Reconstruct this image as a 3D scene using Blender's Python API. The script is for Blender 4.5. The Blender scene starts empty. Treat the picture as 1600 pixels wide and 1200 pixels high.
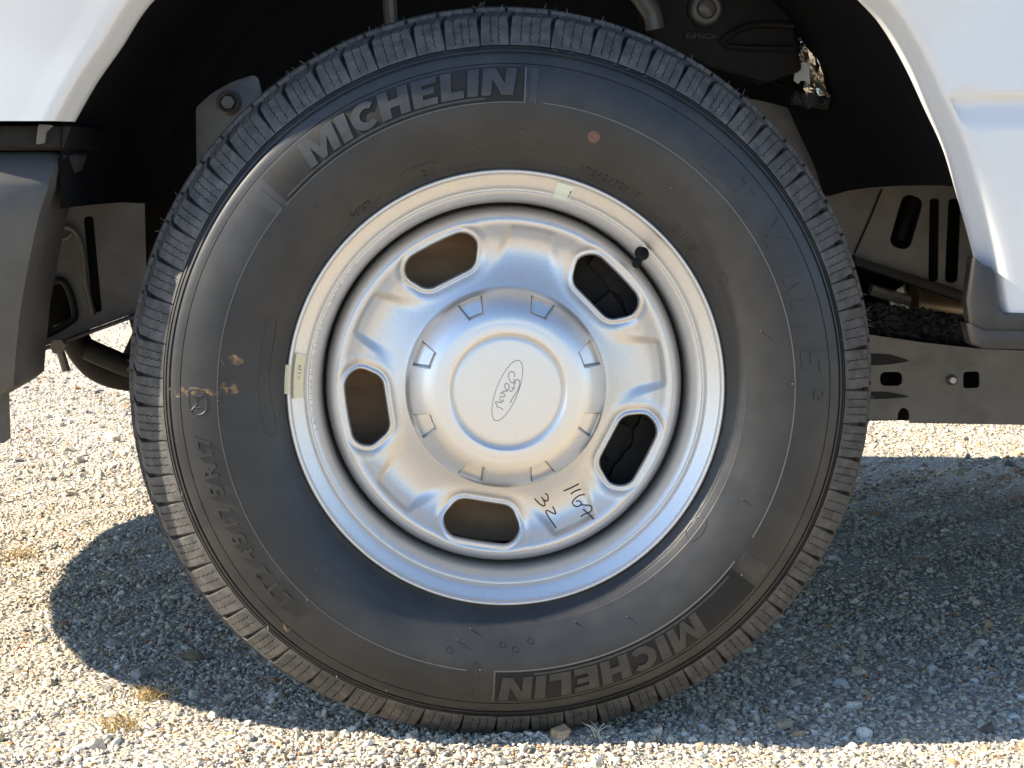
import bpy, bmesh, math, random
import numpy as np
from mathutils import Vector, Matrix
random.seed(7); rng = np.random.default_rng(11)
R = math.radians
SC = bpy.context.scene
COL = SC.collection

# ------------------------------------------------------------------ camera, sky, sun, exposure
F = 3111.0                                  # focal length in pixels of the 1600 px wide photograph
CAM = Vector((-0.115, -2.13, 0.630))
HZ = 0.3885                                 # height of the wheel centre above the ground
def cam_axes(yaw, pitch):
    f = Vector((math.sin(yaw)*math.cos(pitch), math.cos(yaw)*math.cos(pitch), -math.sin(pitch)))
    r = Vector((math.cos(yaw), -math.sin(yaw), 0)); return f, r, r.cross(f)
YAW, PITCH = R(3.27), R(6.4)
for _ in range(12):                         # aim so that the wheel centre falls at (792, 609)
    f, r, u = cam_axes(YAW, PITCH); d = Vector((0, 0, HZ)) - CAM
    YAW += ((800 + F*d.dot(r)/d.dot(f)) - 792.2)/F; PITCH += (609.2 - (600 - F*d.dot(u)/d.dot(f)))/F*-1
FW, RT, UP = cam_axes(YAW, PITCH)
def at(px, py, Y):
    """the point in the plane y = Y behind a pixel of the photograph"""
    d = FW + RT*((px-800)/F) + UP*((600-py)/F)
    return CAM + d*((Y-CAM.y)/d.y)
def ground_at(px, py, z=0.0):
    d = FW + RT*((px-800)/F) + UP*((600-py)/F)
    return CAM + d*((z-CAM.z)/d.z)
cd = bpy.data.cameras.new('camera'); cam = bpy.data.objects.new('camera', cd); COL.objects.link(cam)
cam.location = CAM; cam.rotation_euler = (math.pi/2-PITCH, 0, -YAW)
cd.sensor_width = 36; cd.lens = 36*F/1600; cd.clip_start = 0.05; cd.clip_end = 5000
SC.camera = cam

SUN_EL, SUN_OFF = 36.0, 2.5                 # elevation; degrees by which the sun stands out from the truck's side
w = bpy.data.worlds.new('World'); SC.world = w; w.use_nodes = True
nt = w.node_tree; nt.nodes.clear()
sky = nt.nodes.new('ShaderNodeTexSky'); sky.sky_type = 'NISHITA'; sky.sun_disc = False
sky.sun_elevation = R(SUN_EL); sky.sun_rotation = R(270-SUN_OFF); sky.air_density = 1.0; sky.dust_density = 0.3; sky.ozone_density = 4.5
bg = nt.nodes.new('ShaderNodeBackground'); bg.inputs[1].default_value = 0.10
wo = nt.nodes.new('ShaderNodeOutputWorld'); nt.links.new(sky.outputs[0], bg.inputs[0]); nt.links.new(bg.outputs[0], wo.inputs[0])
sl = bpy.data.lights.new('sun', 'SUN'); sl.energy = 5.0; sl.angle = R(0.53); sl.color = (1, 0.90, 0.74)
so = bpy.data.objects.new('sun', sl); COL.objects.link(so)
sdir = Vector((-math.cos(R(SUN_EL))*math.cos(R(SUN_OFF)), -math.cos(R(SUN_EL))*math.sin(R(SUN_OFF)), math.sin(R(SUN_EL))))
so.rotation_euler = sdir.to_track_quat('Z', 'Y').to_euler(); so.location = (-3, -1, 4)
SC.view_settings.view_transform = 'Standard'; SC.view_settings.look = 'None'
SC.view_settings.exposure = 1.6; SC.view_settings.gamma = 1; SC.view_settings.use_curve_mapping = False
SC.render.engine = 'CYCLES'; SC.cycles.max_bounces = 8; SC.cycles.use_denoising = True

# ------------------------------------------------------------------ helpers
def mat(name, base, rough=0.5, metal=0.0, base2=None, scale=40.0, detail=6, lo=0.35, hi=0.7, bump=0.0, bscale=400.0,
        bdist=0.001, spec=0.5, coat=0.0, rvar=0.0, base3=None, scale3=5.0, lo3=0.45, hi3=0.75, stretch=None):
    m = bpy.data.materials.new(name); m.use_nodes = True; t = m.node_tree; b = t.nodes['Principled BSDF']
    b.inputs['Base Color'].default_value = (*base, 1); b.inputs['Roughness'].default_value = rough
    b.inputs['Metallic'].default_value = metal; b.inputs['Specular IOR Level'].default_value = spec
    b.inputs['Coat Weight'].default_value = coat; b.inputs['Coat Roughness'].default_value = 0.04
    geo = t.nodes.new('ShaderNodeNewGeometry'); pos = geo.outputs['Position']
    if stretch:
        mp = t.nodes.new('ShaderNodeMapping'); mp.inputs['Scale'].default_value = stretch
        t.links.new(pos, mp.inputs['Vector']); pos = mp.outputs[0]
    def nz(sc, det):
        n = t.nodes.new('ShaderNodeTexNoise'); n.inputs['Scale'].default_value = sc; n.inputs['Detail'].default_value = det
        n.inputs['Roughness'].default_value = 0.6
        t.links.new(pos, n.inputs['Vector']); return n.outputs['Fac']
    def rng_(sock, a, c, o0=0.0, o1=1.0):
        n = t.nodes.new('ShaderNodeMapRange'); n.inputs[1].default_value = a; n.inputs[2].default_value = c
        n.inputs[3].default_value = o0; n.inputs[4].default_value = o1; t.links.new(sock, n.inputs[0]); return n.outputs[0]
    def mix(fac, A, B):
        n = t.nodes.new('ShaderNodeMix'); n.data_type = 'RGBA'; t.links.new(fac, n.inputs[0])
        for s, v in ((n.inputs[6], A), (n.inputs[7], B)):
            if isinstance(v, tuple): s.default_value = (*v, 1)
            else: t.links.new(v, s)
        return n.outputs[2]
    c = None
    if base2: c = mix(rng_(nz(scale, detail), lo, hi), base, base2)
    if base3: c = mix(rng_(nz(scale3, 5), lo3, hi3), c if c is not None else base, base3)
    if c is not None: t.links.new(c, b.inputs['Base Color'])
    if rvar: t.links.new(rng_(nz(scale*0.7, 4), 0.3, 0.7, rough-rvar, rough+rvar), b.inputs['Roughness'])
    if bump:
        bn = t.nodes.new('ShaderNodeBump'); bn.inputs['Strength'].default_value = bump; bn.inputs['Distance'].default_value = bdist
        t.links.new(nz(bscale, 4), bn.inputs['Height']); t.links.new(bn.outputs[0], b.inputs['Normal'])
    return m

M = {}
M['rubber'] = mat('rubber', (.017, .0168, .0165), .42, base2=(.030, .0285, .0265), scale=26, detail=9, lo=.38, hi=.78, bump=.35, bscale=1100, bdist=.0005, base3=(.042, .0385, .0345), scale3=11, lo3=.50, hi3=.85, rvar=.07)
M['panel_rubber'] = mat('panel_rubber', (.015, .0146, .014), .6, base2=(.023, .021, .019), scale=30, bump=.6, bscale=2500, bdist=.0005, spec=.25)
M['letter_rubber'] = mat('letter_rubber', (.026, .0255, .0245), .40, base2=(.048, .044, .040), scale=60, lo=.4, hi=.75, bump=.3, bscale=1600, bdist=.0004)
M['tread_rubber'] = mat('tread_rubber', (.048, .046, .043), .65, base2=(.11, .102, .093), scale=70, lo=.4, hi=.72, bump=.5, bscale=900, bdist=.0008, base3=(.13, .11, .09), scale3=22, lo3=.58, hi3=.8)
M['groove_rubber'] = mat('groove_rubber', (.02, .019, .018), .8)
M['glint_toned_rubber'] = mat('glint_toned_rubber', (.10, .097, .093), .35)  # lightened to paint the glint on rib edges; hairs and nubs share it
M['silver'] = mat('silver_paint', (.73, .71, .68), .45, .90, base2=(.65, .625, .59), scale=900, lo=.4, hi=.6, bump=.12, bscale=2600, bdist=.0002, rvar=.03)
M['silver_cap'] = mat('silver_cap', (.76, .74, .71), .43, .91, base2=(.72, .69, .65), scale=900, lo=.4, hi=.6, bump=.06, bscale=2600, bdist=.0002)
M['emblem'] = mat('emblem_grey', (.30, .30, .31), .45, .6)
M['white'] = mat('white_paint', (.64, .634, .62), .25, 0, coat=1.0, bump=.02, bscale=14, bdist=.004)
M['black_plastic'] = mat('black_plastic', (.060, .056, .050), .5, base2=(.080, .074, .066), scale=25, bump=.3, bscale=1300, bdist=.0005)
M['trim'] = mat('dark_trim', (.022, .020, .0185), .45, base2=(.032, .029, .026), scale=25, bump=.3, bscale=1300, bdist=.0005)
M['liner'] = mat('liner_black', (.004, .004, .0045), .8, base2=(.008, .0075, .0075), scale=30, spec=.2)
M['frame'] = mat('frame_paint', (.10, .09, .077), .36, base2=(.14, .122, .10), scale=30, detail=9, bump=.35, bscale=350, bdist=.001, rvar=.1, base3=(.055, .047, .038), scale3=14, lo3=.56, hi3=.8)
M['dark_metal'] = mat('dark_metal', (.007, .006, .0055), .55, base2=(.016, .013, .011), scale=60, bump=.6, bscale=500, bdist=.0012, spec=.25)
M['bare'] = mat('bare_metal', (.42, .40, .37), .4, .8, base2=(.3, .28, .25), scale=120)
M['foil'] = mat('foil', (.8, .74, .64), .16, 1.0, bump=.4, bscale=120, bdist=.004)
M['black_foil'] = mat('black_foil', (.05, .045, .04), .2, .4, bump=1.0, bscale=160, bdist=.006)
M['rust'] = mat('rust', (.30, .19, .105), .75, base2=(.20, .12, .065), scale=40, bump=.4, bscale=600, stretch=(.2, 1, 1))
M['cat'] = mat('exhaust_metal', (.34, .27, .2), .35, .7, base2=(.25, .17, .11), scale=20)
M['weight'] = mat('weight_cream', (.72, .64, .42), .5, base2=(.64, .57, .38), scale=80)
M['label'] = mat('label_paper', (.68, .72, .60), .45)
M['ink'] = mat('marker_ink', (.018, .012, .022), .5)
M['white_tag'] = mat('white_tag', (.62, .58, .5), .6)
M['red_dot'] = mat('red_dot', (.17, .075, .052), .6, base2=(.10, .055, .04), scale=300)

def place(name, me, m, parent=None, smooth=None, kind=None):
    """link a mesh given in world coordinates as one object whose origin is its middle"""
    o = bpy.data.objects.new(name, me); COL.objects.link(o)
    n = len(me.vertices); co = np.empty(n*3); me.vertices.foreach_get('co', co); co = co.reshape(-1, 3)
    c = (co.min(0)+co.max(0))/2; me.vertices.foreach_set('co', (co-c).ravel()); me.update()
    o.location = c
    if parent is not None:
        o.parent = parent; o.matrix_parent_inverse = Matrix.Translation(-parent['wp_'] if False else -Vector(WP[parent.name]))
    WP[o.name] = tuple(c)
    if m is not None: me.materials.append(m if not isinstance(m, str) else M[m])
    if smooth is not None:
        me.polygons.foreach_set('use_smooth', np.ones(len(me.polygons), bool))
        if smooth < 180: me.set_sharp_from_angle(angle=R(smooth))
    if kind: o['kind'] = kind
    return o
WP = {}
def mesh(name, v, f):
    me = bpy.data.meshes.new(name); me.from_pydata([tuple(map(float, p)) for p in v], [], [tuple(map(int, q)) for q in f]); me.validate(); me.update(); return me
def obj(name, v, f, m, parent=None, smooth=40, kind=None): return place(name, mesh(name, v, f), m, parent, smooth, kind)
def empty(name, loc, parent=None):
    o = bpy.data.objects.new(name, None); COL.objects.link(o); o.location = loc; o.empty_display_size = .1
    if parent is not None: o.parent = parent; o.matrix_parent_inverse = Matrix.Translation(-Vector(WP[parent.name]))
    WP[o.name] = tuple(loc); return o
def grid_faces(nu, nv, close=False, off=0):
    """faces of a grid stored as index u*nv+v"""
    U = np.arange(nu if close else nu-1); V = np.arange(nv-1); a, b = np.meshgrid(U, V, indexing='ij'); a2 = (a+1) % nu
    return (np.stack([a*nv+b, a2*nv+b, a2*nv+b+1, a*nv+b+1], -1).reshape(-1, 4)+off)
class MB:
    def __init__(s): s.v = []; s.f = []
    def add(s, v, f):
        o = len(s.v); s.v += [tuple(p) for p in v]; s.f += [tuple(i+o for i in q) for q in f]
    def box(s, a, b):
        x0, y0, z0 = a; x1, y1, z1 = b
        s.add([(x0,y0,z0),(x1,y0,z0),(x1,y1,z0),(x0,y1,z0),(x0,y0,z1),(x1,y0,z1),(x1,y1,z1),(x0,y1,z1)],
              [(0,3,2,1),(4,5,6,7),(0,1,5,4),(1,2,6,5),(2,3,7,6),(3,0,4,7)])
    def tube(s, pts, rad, n=8, caps=True):
        pts = [Vector(p) for p in pts]; rads = rad if hasattr(rad, '__len__') else [rad]*len(pts); rings = []
        up = Vector((0, 0, 1)); v = []; nrm = None
        for i, p in enumerate(pts):
            t = (pts[min(i+1, len(pts)-1)]-pts[max(i-1, 0)]).normalized()
            if nrm is None:
                nrm = t.orthogonal().normalized()
            nrm = (nrm - t*nrm.dot(t)).normalized(); bn = t.cross(nrm)
            for k in range(n):
                a = 2*math.pi*k/n; v.append(p+(nrm*math.cos(a)+bn*math.sin(a))*rads[i])
        fs = [(i*n+k, i*n+(k+1) % n, (i+1)*n+(k+1) % n, (i+1)*n+k) for i in range(len(pts)-1) for k in range(n)]
        if caps: fs += [tuple(range(n))[::-1], tuple((len(pts)-1)*n+k for k in range(n))]
        s.add(v, fs)
    def lathe(s, prof, c, axis='Y', n=32, close=True):
        v = []
        for k in range(n):
            a = 2*math.pi*k/n
            for (r, y) in prof: v.append((c[0]+r*math.cos(a), c[1]+y, c[2]+r*math.sin(a)))
        s.add(v, [tuple(q) for q in grid_faces(n, len(prof), True)])
    def build(s, name, m, parent=None, smooth=35, kind=None): return obj(name, s.v, s.f, m, parent, smooth, kind)
def spline(pts, n=12, closed=False):
    P = [np.array(p, float) for p in pts]; out = []
    N = len(P); rngi = range(N if closed else N-1)
    for i in rngi:
        g = (lambda k: P[k % N]) if closed else (lambda k: P[min(max(k, 0), N-1)])
        p0, p1, p2, p3 = g(i-1), g(i), g(i+1), g(i+2)
        for k in range(n):
            t = k/n; out.append(.5*((2*p1)+(-p0+p2)*t+(2*p0-5*p1+4*p2-p3)*t*t+(-p0+3*p1-3*p2+p3)*t**3))
    if not closed: out.append(P[-1])
    return out
def round_poly(pts, rad, n=5):
    out = []; N = len(pts); P = [np.array(p, float) for p in pts]
    for i in range(N):
        p, a, b = P[i], P[i-1], P[(i+1) % N]; va, vb = a-p, b-p; la, lb = np.linalg.norm(va), np.linalg.norm(vb)
        rr = min(rad, la*.45, lb*.45); s, e = p+va/la*rr, p+vb/lb*rr
        for k in range(n+1):
            t = k/n; out.append((1-t)**2*s+2*t*(1-t)*p+t*t*e)
    return out
def plate(name, outer, Y, thick, m, parent, holes=(), smooth=30, bevel=0.0, tilt=None):
    """a plate drawn by its outline in photograph pixels, standing at depth Y, with real holes"""
    bm = bmesh.new(); es = []; vs = []; loops = []
    for lp in [outer]+list(holes):
        L = [bm.verts.new(at(p[0], p[1], Y)) for p in lp]; loops.append(L)
        for i in range(len(L)): es.append(bm.edges.new((L[i], L[(i+1) % len(L)])))
    bmesh.ops.triangle_fill(bm, use_beauty=True, use_dissolve=False, edges=es)
    for L in loops:
        B = [bm.verts.new(v.co+Vector((0, thick, 0))) for v in L]
        for i in range(len(L)):
            j = (i+1) % len(L); bm.faces.new((L[i], L[j], B[j], B[i]))
    bm.normal_update(); bmesh.ops.recalc_face_normals(bm, faces=bm.faces)
    if tilt:
        for v in bm.verts: v.co.y += tilt(v.co)
    if bevel:
        ed = [e for e in bm.edges if len(e.link_faces) == 2 and e.calc_face_angle(0) > .7]
        bmesh.ops.bevel(bm, geom=ed, offset=bevel, segments=2, affect='EDGES', profile=.5, clamp_overlap=True)
    me = bpy.data.meshes.new(name); bm.to_mesh(me); bm.free()
    return place(name, me, m, parent, smooth)
def sstep(x): x = np.clip(x, 0, 1); return x*x*(3-2*x)

# ------------------------------------------------------------------ ground
def ground_h(x, y): return .007*np.exp(-((np.asarray(y)+.004)/.028)**2-(np.asarray(x)/.24)**4)+.004*np.sin(x*5.1+1.3)*np.sin(y*4.3+.5)+.0025*np.sin(x*13+y*7)+.0015*np.sin(x*31-y*27)-.004
xs = np.concatenate([[-600, -120, -30, -10, -5], np.linspace(-3, 3, 151), [5, 10, 30, 120, 600]])
ys = np.concatenate([[-600, -120, -30, -10, -5, -3], np.linspace(-2, 5, 176), [8, 12, 30, 120, 600]])
gx, gy = np.meshgrid(xs, ys, indexing='ij'); gz = ground_h(gx, gy)*np.where(np.abs(gx) > 3.1, 0, 1)-np.where(np.abs(gx) > 3.1, .004, 0)
gm = bpy.data.materials.new('dusty_gravel_bed'); gm.use_nodes = True; t = gm.node_tree; b = t.nodes['Principled BSDF']; b.inputs['Roughness'].default_value = .9
geo = t.nodes.new('ShaderNodeNewGeometry')
vo = t.nodes.new('ShaderNodeTexVoronoi'); vo.inputs['Scale'].default_value = 130; t.links.new(geo.outputs['Position'], vo.inputs['Vector'])
no = t.nodes.new('ShaderNodeTexNoise'); no.inputs['Scale'].default_value = 9; no.inputs['Detail'].default_value = 9; no.inputs['Roughness'].default_value = .7; t.links.new(geo.outputs['Position'], no.inputs['Vector'])
cr = t.nodes.new('ShaderNodeValToRGB'); e = cr.color_ramp.elements
e[0].position = .3; e[0].color = (.27, .225, .165, 1); e[1].position = .7; e[1].color = (.46, .40, .31, 1)
t.links.new(no.outputs['Fac'], cr.inputs[0])
mx = t.nodes.new('ShaderNodeMix'); mx.data_type = 'RGBA'; mx.inputs[0].default_value = .35; t.links.new(cr.outputs[0], mx.inputs[6])
hs = t.nodes.new('ShaderNodeValToRGB'); h = hs.color_ramp.elements; h[0].color = (.22, .2, .17, 1); h[1].color = (.6, .53, .42, 1)
sp = t.nodes.new('ShaderNodeSeparateColor'); t.links.new(vo.outputs['Color'], sp.inputs[0]); t.links.new(sp.outputs[0], hs.inputs[0]); t.links.new(hs.outputs[0], mx.inputs[7])
t.links.new(mx.outputs[2], b.inputs['Base Color'])
bn = t.nodes.new('ShaderNodeBump'); bn.inputs['Strength'].default_value = .9; bn.inputs['Distance'].default_value = .006
t.links.new(vo.outputs['Distance'], bn.inputs['Height']); bn.invert = True; t.links.new(bn.outputs[0], b.inputs['Normal'])
gv = np.stack([gx.ravel(), gy.ravel(), gz.ravel()], 1)
go = obj('ground', gv, grid_faces(len(xs), len(ys)), gm, None, 180); go['kind'] = 'structure'
go['label'] = 'pale dusty gravel ground of the lot'

# gravel: loose crushed stones scattered over the ground
sm = bpy.data.materials.new('crushed_stone'); sm.use_nodes = True; t = sm.node_tree; b = t.nodes['Principled BSDF']; b.inputs['Roughness'].default_value = .85
oi = t.nodes.new('ShaderNodeObjectInfo'); cr = t.nodes.new('ShaderNodeValToRGB'); cr.color_ramp.interpolation = 'CONSTANT'
cols = [(.0, (.50, .44, .34)), (.16, (.56, .50, .40)), (.32, (.40, .35, .27)), (.44, (.62, .57, .47)), (.56, (.33, .30, .26)), (.66, (.52, .45, .32)),
        (.76, (.24, .23, .22)), (.83, (.66, .62, .55)), (.90, (.44, .29, .16)), (.945, (.36, .19, .10)), (.965, (.13, .125, .12)), (.985, (.55, .40, .2))]
el = cr.color_ramp.elements
while len(el) < len(cols): el.new(.5)
for q, (p, c) in zip(el, cols): q.position = p; q.color = (*c, 1)
t.links.new(oi.outputs['Random'], cr.inputs[0])
geo = t.nodes.new('ShaderNodeNewGeometry'); no = t.nodes.new('ShaderNodeTexNoise'); no.inputs['Scale'].default_value = 350; no.inputs['Detail'].default_value = 5
t.links.new(geo.outputs['Position'], no.inputs['Vector'])
mr = t.nodes.new('ShaderNodeMapRange'); mr.inputs[1].default_value = .3; mr.inputs[2].default_value = .7; mr.inputs[3].default_value = .72; mr.inputs[4].default_value = 1.18
t.links.new(no.outputs['Fac'], mr.inputs[0])
vm = t.nodes.new('ShaderNodeVectorMath'); vm.operation = 'SCALE'; t.links.new(cr.outputs[0], vm.inputs[0]); t.links.new(mr.outputs[0], vm.inputs['Scale'])
t.links.new(vm.outputs[0], b.inputs['Base Color'])
bn = t.nodes.new('ShaderNodeBump'); bn.inputs['Strength'].default_value = .5; bn.inputs['Distance'].default_value = .001; t.links.new(no.outputs['Fac'], bn.inputs['Height']); t.links.new(bn.outputs[0], b.inputs['Normal'])
M['stone'] = sm
def stone_mesh(name, n, squash, seed, lump=False):
    r_ = np.random.default_rng(seed); bm = bmesh.new()
    p = r_.normal(size=(n, 3)); p /= np.linalg.norm(p, axis=1)[:, None]; p *= r_.uniform(.72, 1.0, (n, 1))
    p *= np.array([1.0, r_.uniform(.6, .95), squash])*.5
    for q in p: bm.verts.new(q)
    res = bmesh.ops.convex_hull(bm, input=bm.verts)
    bmesh.ops.delete(bm, geom=[v for v in bm.verts if not v.link_faces], context='VERTS')
    if lump: bmesh.ops.bevel(bm, geom=bm.edges[:], offset=.05, segments=1, affect='EDGES', clamp_overlap=True)
    me = bpy.data.meshes.new(name); bm.to_mesh(me); bm.free(); return me
protos = bpy.data.collections.new('stone_kinds')
for k in range(12):
    me = stone_mesh('pebble', 12+k % 5*3, [.45, .6, .75, .55][k % 4], 100+k, k % 2 == 0); me.materials.append(sm)
    protos.objects.link(bpy.data.objects.new('pebble', me))
patches = [  # x0, x1, y0, y1, stones per square metre, size
    (-.95, 1.1, -.45, .55, 38000, .0076), (-.95, 1.1, -.45, .55, 3400, .0135), (-.95, 1.1, -.45, .55, 170, .024),
    (-1.3, 1.5, .55, 1.7, 23000, .0085), (-1.3, 1.5, .55, 1.7, 1100, .016), (-2.2, 2.6, 1.7, 3.6, 9000, .0105), (-2.2, 2.6, 1.7, 3.6, 300, .026),
    (-3.4, 4.0, 3.6, 9.0, 1500, .018), (-1.6, -.95, -1.2, .55, 5000, .011), (1.1, 1.8, -1.2, .55, 5000, .011), (-.95, 1.1, -1.2, -.45, 5000, .011)]
pv, pf, dens, size = [], [], [], []
for (x0, x1, y0, y1, dn, sz) in patches:
    nx, ny = max(2, int((x1-x0)/.1)), max(2, int((y1-y0)/.1)); X, Y = np.meshgrid(np.linspace(x0, x1, nx), np.linspace(y0, y1, ny), indexing='ij')
    o = len(pv); pv += list(np.stack([X.ravel(), Y.ravel(), ground_h(X, Y).ravel()], 1)); f = grid_faces(nx, ny, off=o); pf += list(f)
    dens += [dn]*len(f); size += [sz]*len(f)
gme = mesh('gravel', pv, pf)
a = gme.attributes.new('dens', 'FLOAT', 'FACE'); a.data.foreach_set('value', dens)
a = gme.attributes.new('size', 'FLOAT', 'FACE'); a.data.foreach_set('value', size)
gme.materials.append(sm)
gr = bpy.data.objects.new('gravel', gme); COL.objects.link(gr); gr['kind'] = 'stuff'; gr['label'] = 'loose crushed pale stones covering the ground'
ng = bpy.data.node_groups.new('scatter', 'GeometryNodeTree')
ng.interface.new_socket('Geometry', in_out='INPUT', socket_type='NodeSocketGeometry'); ng.interface.new_socket('Geometry', in_out='OUTPUT', socket_type='NodeSocketGeometry')
N = ng.nodes.new; L = ng.links.new
gi, gout = N('NodeGroupInput'), N('NodeGroupOutput')
dp = N('GeometryNodeDistributePointsOnFaces'); L(gi.outputs[0], dp.inputs['Mesh'])
na = N('GeometryNodeInputNamedAttribute'); na.data_type = 'FLOAT'; na.inputs['Name'].default_value = 'dens'; L(na.outputs[0], dp.inputs['Density'])
ci = N('GeometryNodeCollectionInfo'); ci.inputs['Collection'].default_value = protos; ci.inputs['Separate Children'].default_value = True; ci.inputs['Reset Children'].default_value = True
ip = N('GeometryNodeInstanceOnPoints'); L(dp.outputs['Points'], ip.inputs['Points']); L(ci.outputs[0], ip.inputs['Instance']); ip.inputs['Pick Instance'].default_value = True
rv = N('FunctionNodeRandomValue'); rv.data_type = 'FLOAT_VECTOR'; rv.inputs[0].default_value = (-.9, -.9, 0); rv.inputs[1].default_value = (.9, .9, 6.283)
L(rv.outputs[0], ip.inputs['Rotation'])
ns = N('GeometryNodeInputNamedAttribute'); ns.data_type = 'FLOAT'; ns.inputs['Name'].default_value = 'size'
ru = N('FunctionNodeRandomValue'); ru.data_type = 'FLOAT'; ru.inputs['Seed'].default_value = 5
pw = N('ShaderNodeMath'); pw.operation = 'POWER'; L(ru.outputs[1], pw.inputs[0]); pw.inputs[1].default_value = 2.2
ml = N('ShaderNodeMath'); ml.operation = 'MULTIPLY_ADD'; L(pw.outputs[0], ml.inputs[0]); ml.inputs[1].default_value = .95; ml.inputs[2].default_value = .55
m2 = N('ShaderNodeMath'); m2.operation = 'MULTIPLY'; L(ml.outputs[0], m2.inputs[0]); L(ns.outputs[0], m2.inputs[1]); L(m2.outputs[0], ip.inputs['Scale'])
L(ip.outputs[0], gout.inputs[0])
md = gr.modifiers.new('scatter', 'NODES'); md.node_group = ng

# ------------------------------------------------------------------ truck
truck = empty('pickup_truck', (1.6, 1.0, 0))
truck['category'] = 'pickup truck'
truck['label'] = 'white pickup truck with black lower trim, front wheel with silver steel rim'

# arch outline in photograph pixels, carried round over the top of the frame
YL = .004
left = [(113, 190), (147, 130), (187, 73), (238, 0)]
top = [(790+745*math.cos(R(a)), 492-745*math.sin(R(a))) for a in (126, 115, 103, 90, 77, 65, 54)]
right = [(1344, 0), (1383, 43), (1419, 103), (1449, 167), (1479, 233), (1499, 300), (1516, 360), (1529, 412), (1543, 488)]
arch_px = spline(left+top+right, 30)
arch = np.array([[at(p[0], p[1], YL).x, at(p[0], p[1], YL).z] for p in arch_px])
NA = len(arch)
seg = np.concatenate([[0], np.cumsum(np.linalg.norm(np.diff(arch, axis=0), axis=1))]); seg /= seg[-1]
ang = np.pi*(1-seg); adir = np.stack([np.cos(ang), np.sin(ang)], 1)
rings = [(-.0015, .014), (-.0012, .010), (0, .006), (.0015, .002), (.005, -.0015), (.009, -.0055), (.013, -.0095), (.0155, -.0115), (.018, -.0127), (.022, -.0132), (.03, -.0132), (.045, -.0126)]
rings += [(d, -.0126+.003*sstep((d-.045)/.2)) for d in np.linspace(.055, .32, 70)] + [(.45, -.009), (.6, -.007)]
fv = []
z_c = at(1530, 150, -.035).z
for i in range(NA):
    for (d, y) in rings:
        x, z = arch[i]+adir[i]*d; out_ = -.024*sstep((arch[i][1]-.72)/.22)-.011*sstep((d-.001)/.015)
        z = min(z, 1.36)
        yy = y+out_
        if d > .02:
            cz = (z-z_c); fade = sstep((x-(at(1462, 150, -.035).x))/.03)
            yy += fade*.0075*(sstep((.005-cz)/.010) - sstep((-.006-cz)/.030))
            yy += .02*max(0, (z-.85))**1.5
            if x < -.53: yy += .9*max(0, (-.53-x))**1.6
        fv.append((x, yy, z))
obj('fender', fv, grid_faces(NA, len(rings))[:, ::-1], 'white', truck, 50)
# the rest of the body that shades the ground and closes the engine bay
b_ = MB(); b_.box((-1.02, .10, 1.30), (1.0, 1.96, 1.37)); b_.build('hood', 'white', truck)
b_ = MB(); b_.box((1.0, -.03, at(1600, 488, -.04).z), (4.9, 2.02, 1.38)); b_.box((.95, .1, 1.38), (3.0, 1.92, 2.0)); b_.build('cab', 'white', truck)
b_ = MB(); b_.box((-.85, 1.96, .5), (1.0, 2.03, 1.32)); b_.build('far_fender', 'white', truck)
b_ = MB(); b_.box((-1.06, .2, .62), (-.9, 1.8, 1.29)); b_.build('grille', 'black_plastic', truck)
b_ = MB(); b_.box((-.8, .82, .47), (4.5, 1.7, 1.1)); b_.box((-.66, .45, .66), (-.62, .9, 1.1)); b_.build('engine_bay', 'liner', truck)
b_ = MB(); b_.box((.72, .06, .45), (4.7, .85, .62)); b_.box((.66, .52, .47), (.74, .9, 1.1)); b_.build('floor_pan', 'liner', truck); b_ = MB(); b_.box((.16, .74, .36), (.9, .8, .64)); b_.build('underbody_filler', 'liner', truck); b_ = MB(); b_.box((-.34, .85, .30), (3.2, 1.66, .47)); b_.build('underbody_shade_block', 'liner', truck)  # narrow box: added dark filler; last, long box: unseen, added to darken ground shade

# wheel arch liner: a tub that follows the arch
lv = []; ly = [.010, .05, .12, .2, .3, .4, .46, .47]
lin = [i for i in range(NA) if not (arch[i][0] > .3 and arch[i][1] < at(1500, 298, 0).z)]
ins = [.012, .010, .014, .012, .006, -.004, -.02, -.05]
ext = [at(100, 305, .05), at(108, 240, .03)]
pts = []
for i in lin: pts.append((arch[i], adir[i]))
zl = at(160, 318, .3).z
first = pts[0]
pts = [((np.array([first[0][0]-.004, zl])), np.array([-1., 0])), (np.array([first[0][0]-.003, (zl+first[0][1])/2]), np.array([-1., 0]))]+pts
for (p, d) in pts:
    for y, k in zip(ly, ins):
        q = p+d*k; lv.append((q[0], y, q[1]))
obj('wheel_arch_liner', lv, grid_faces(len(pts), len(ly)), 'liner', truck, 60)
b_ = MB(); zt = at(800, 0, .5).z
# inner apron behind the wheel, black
b_.box((-.62, .60, .60), (.75, .62, 1.32)); b_.build('inner_apron', 'liner', truck)

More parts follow.
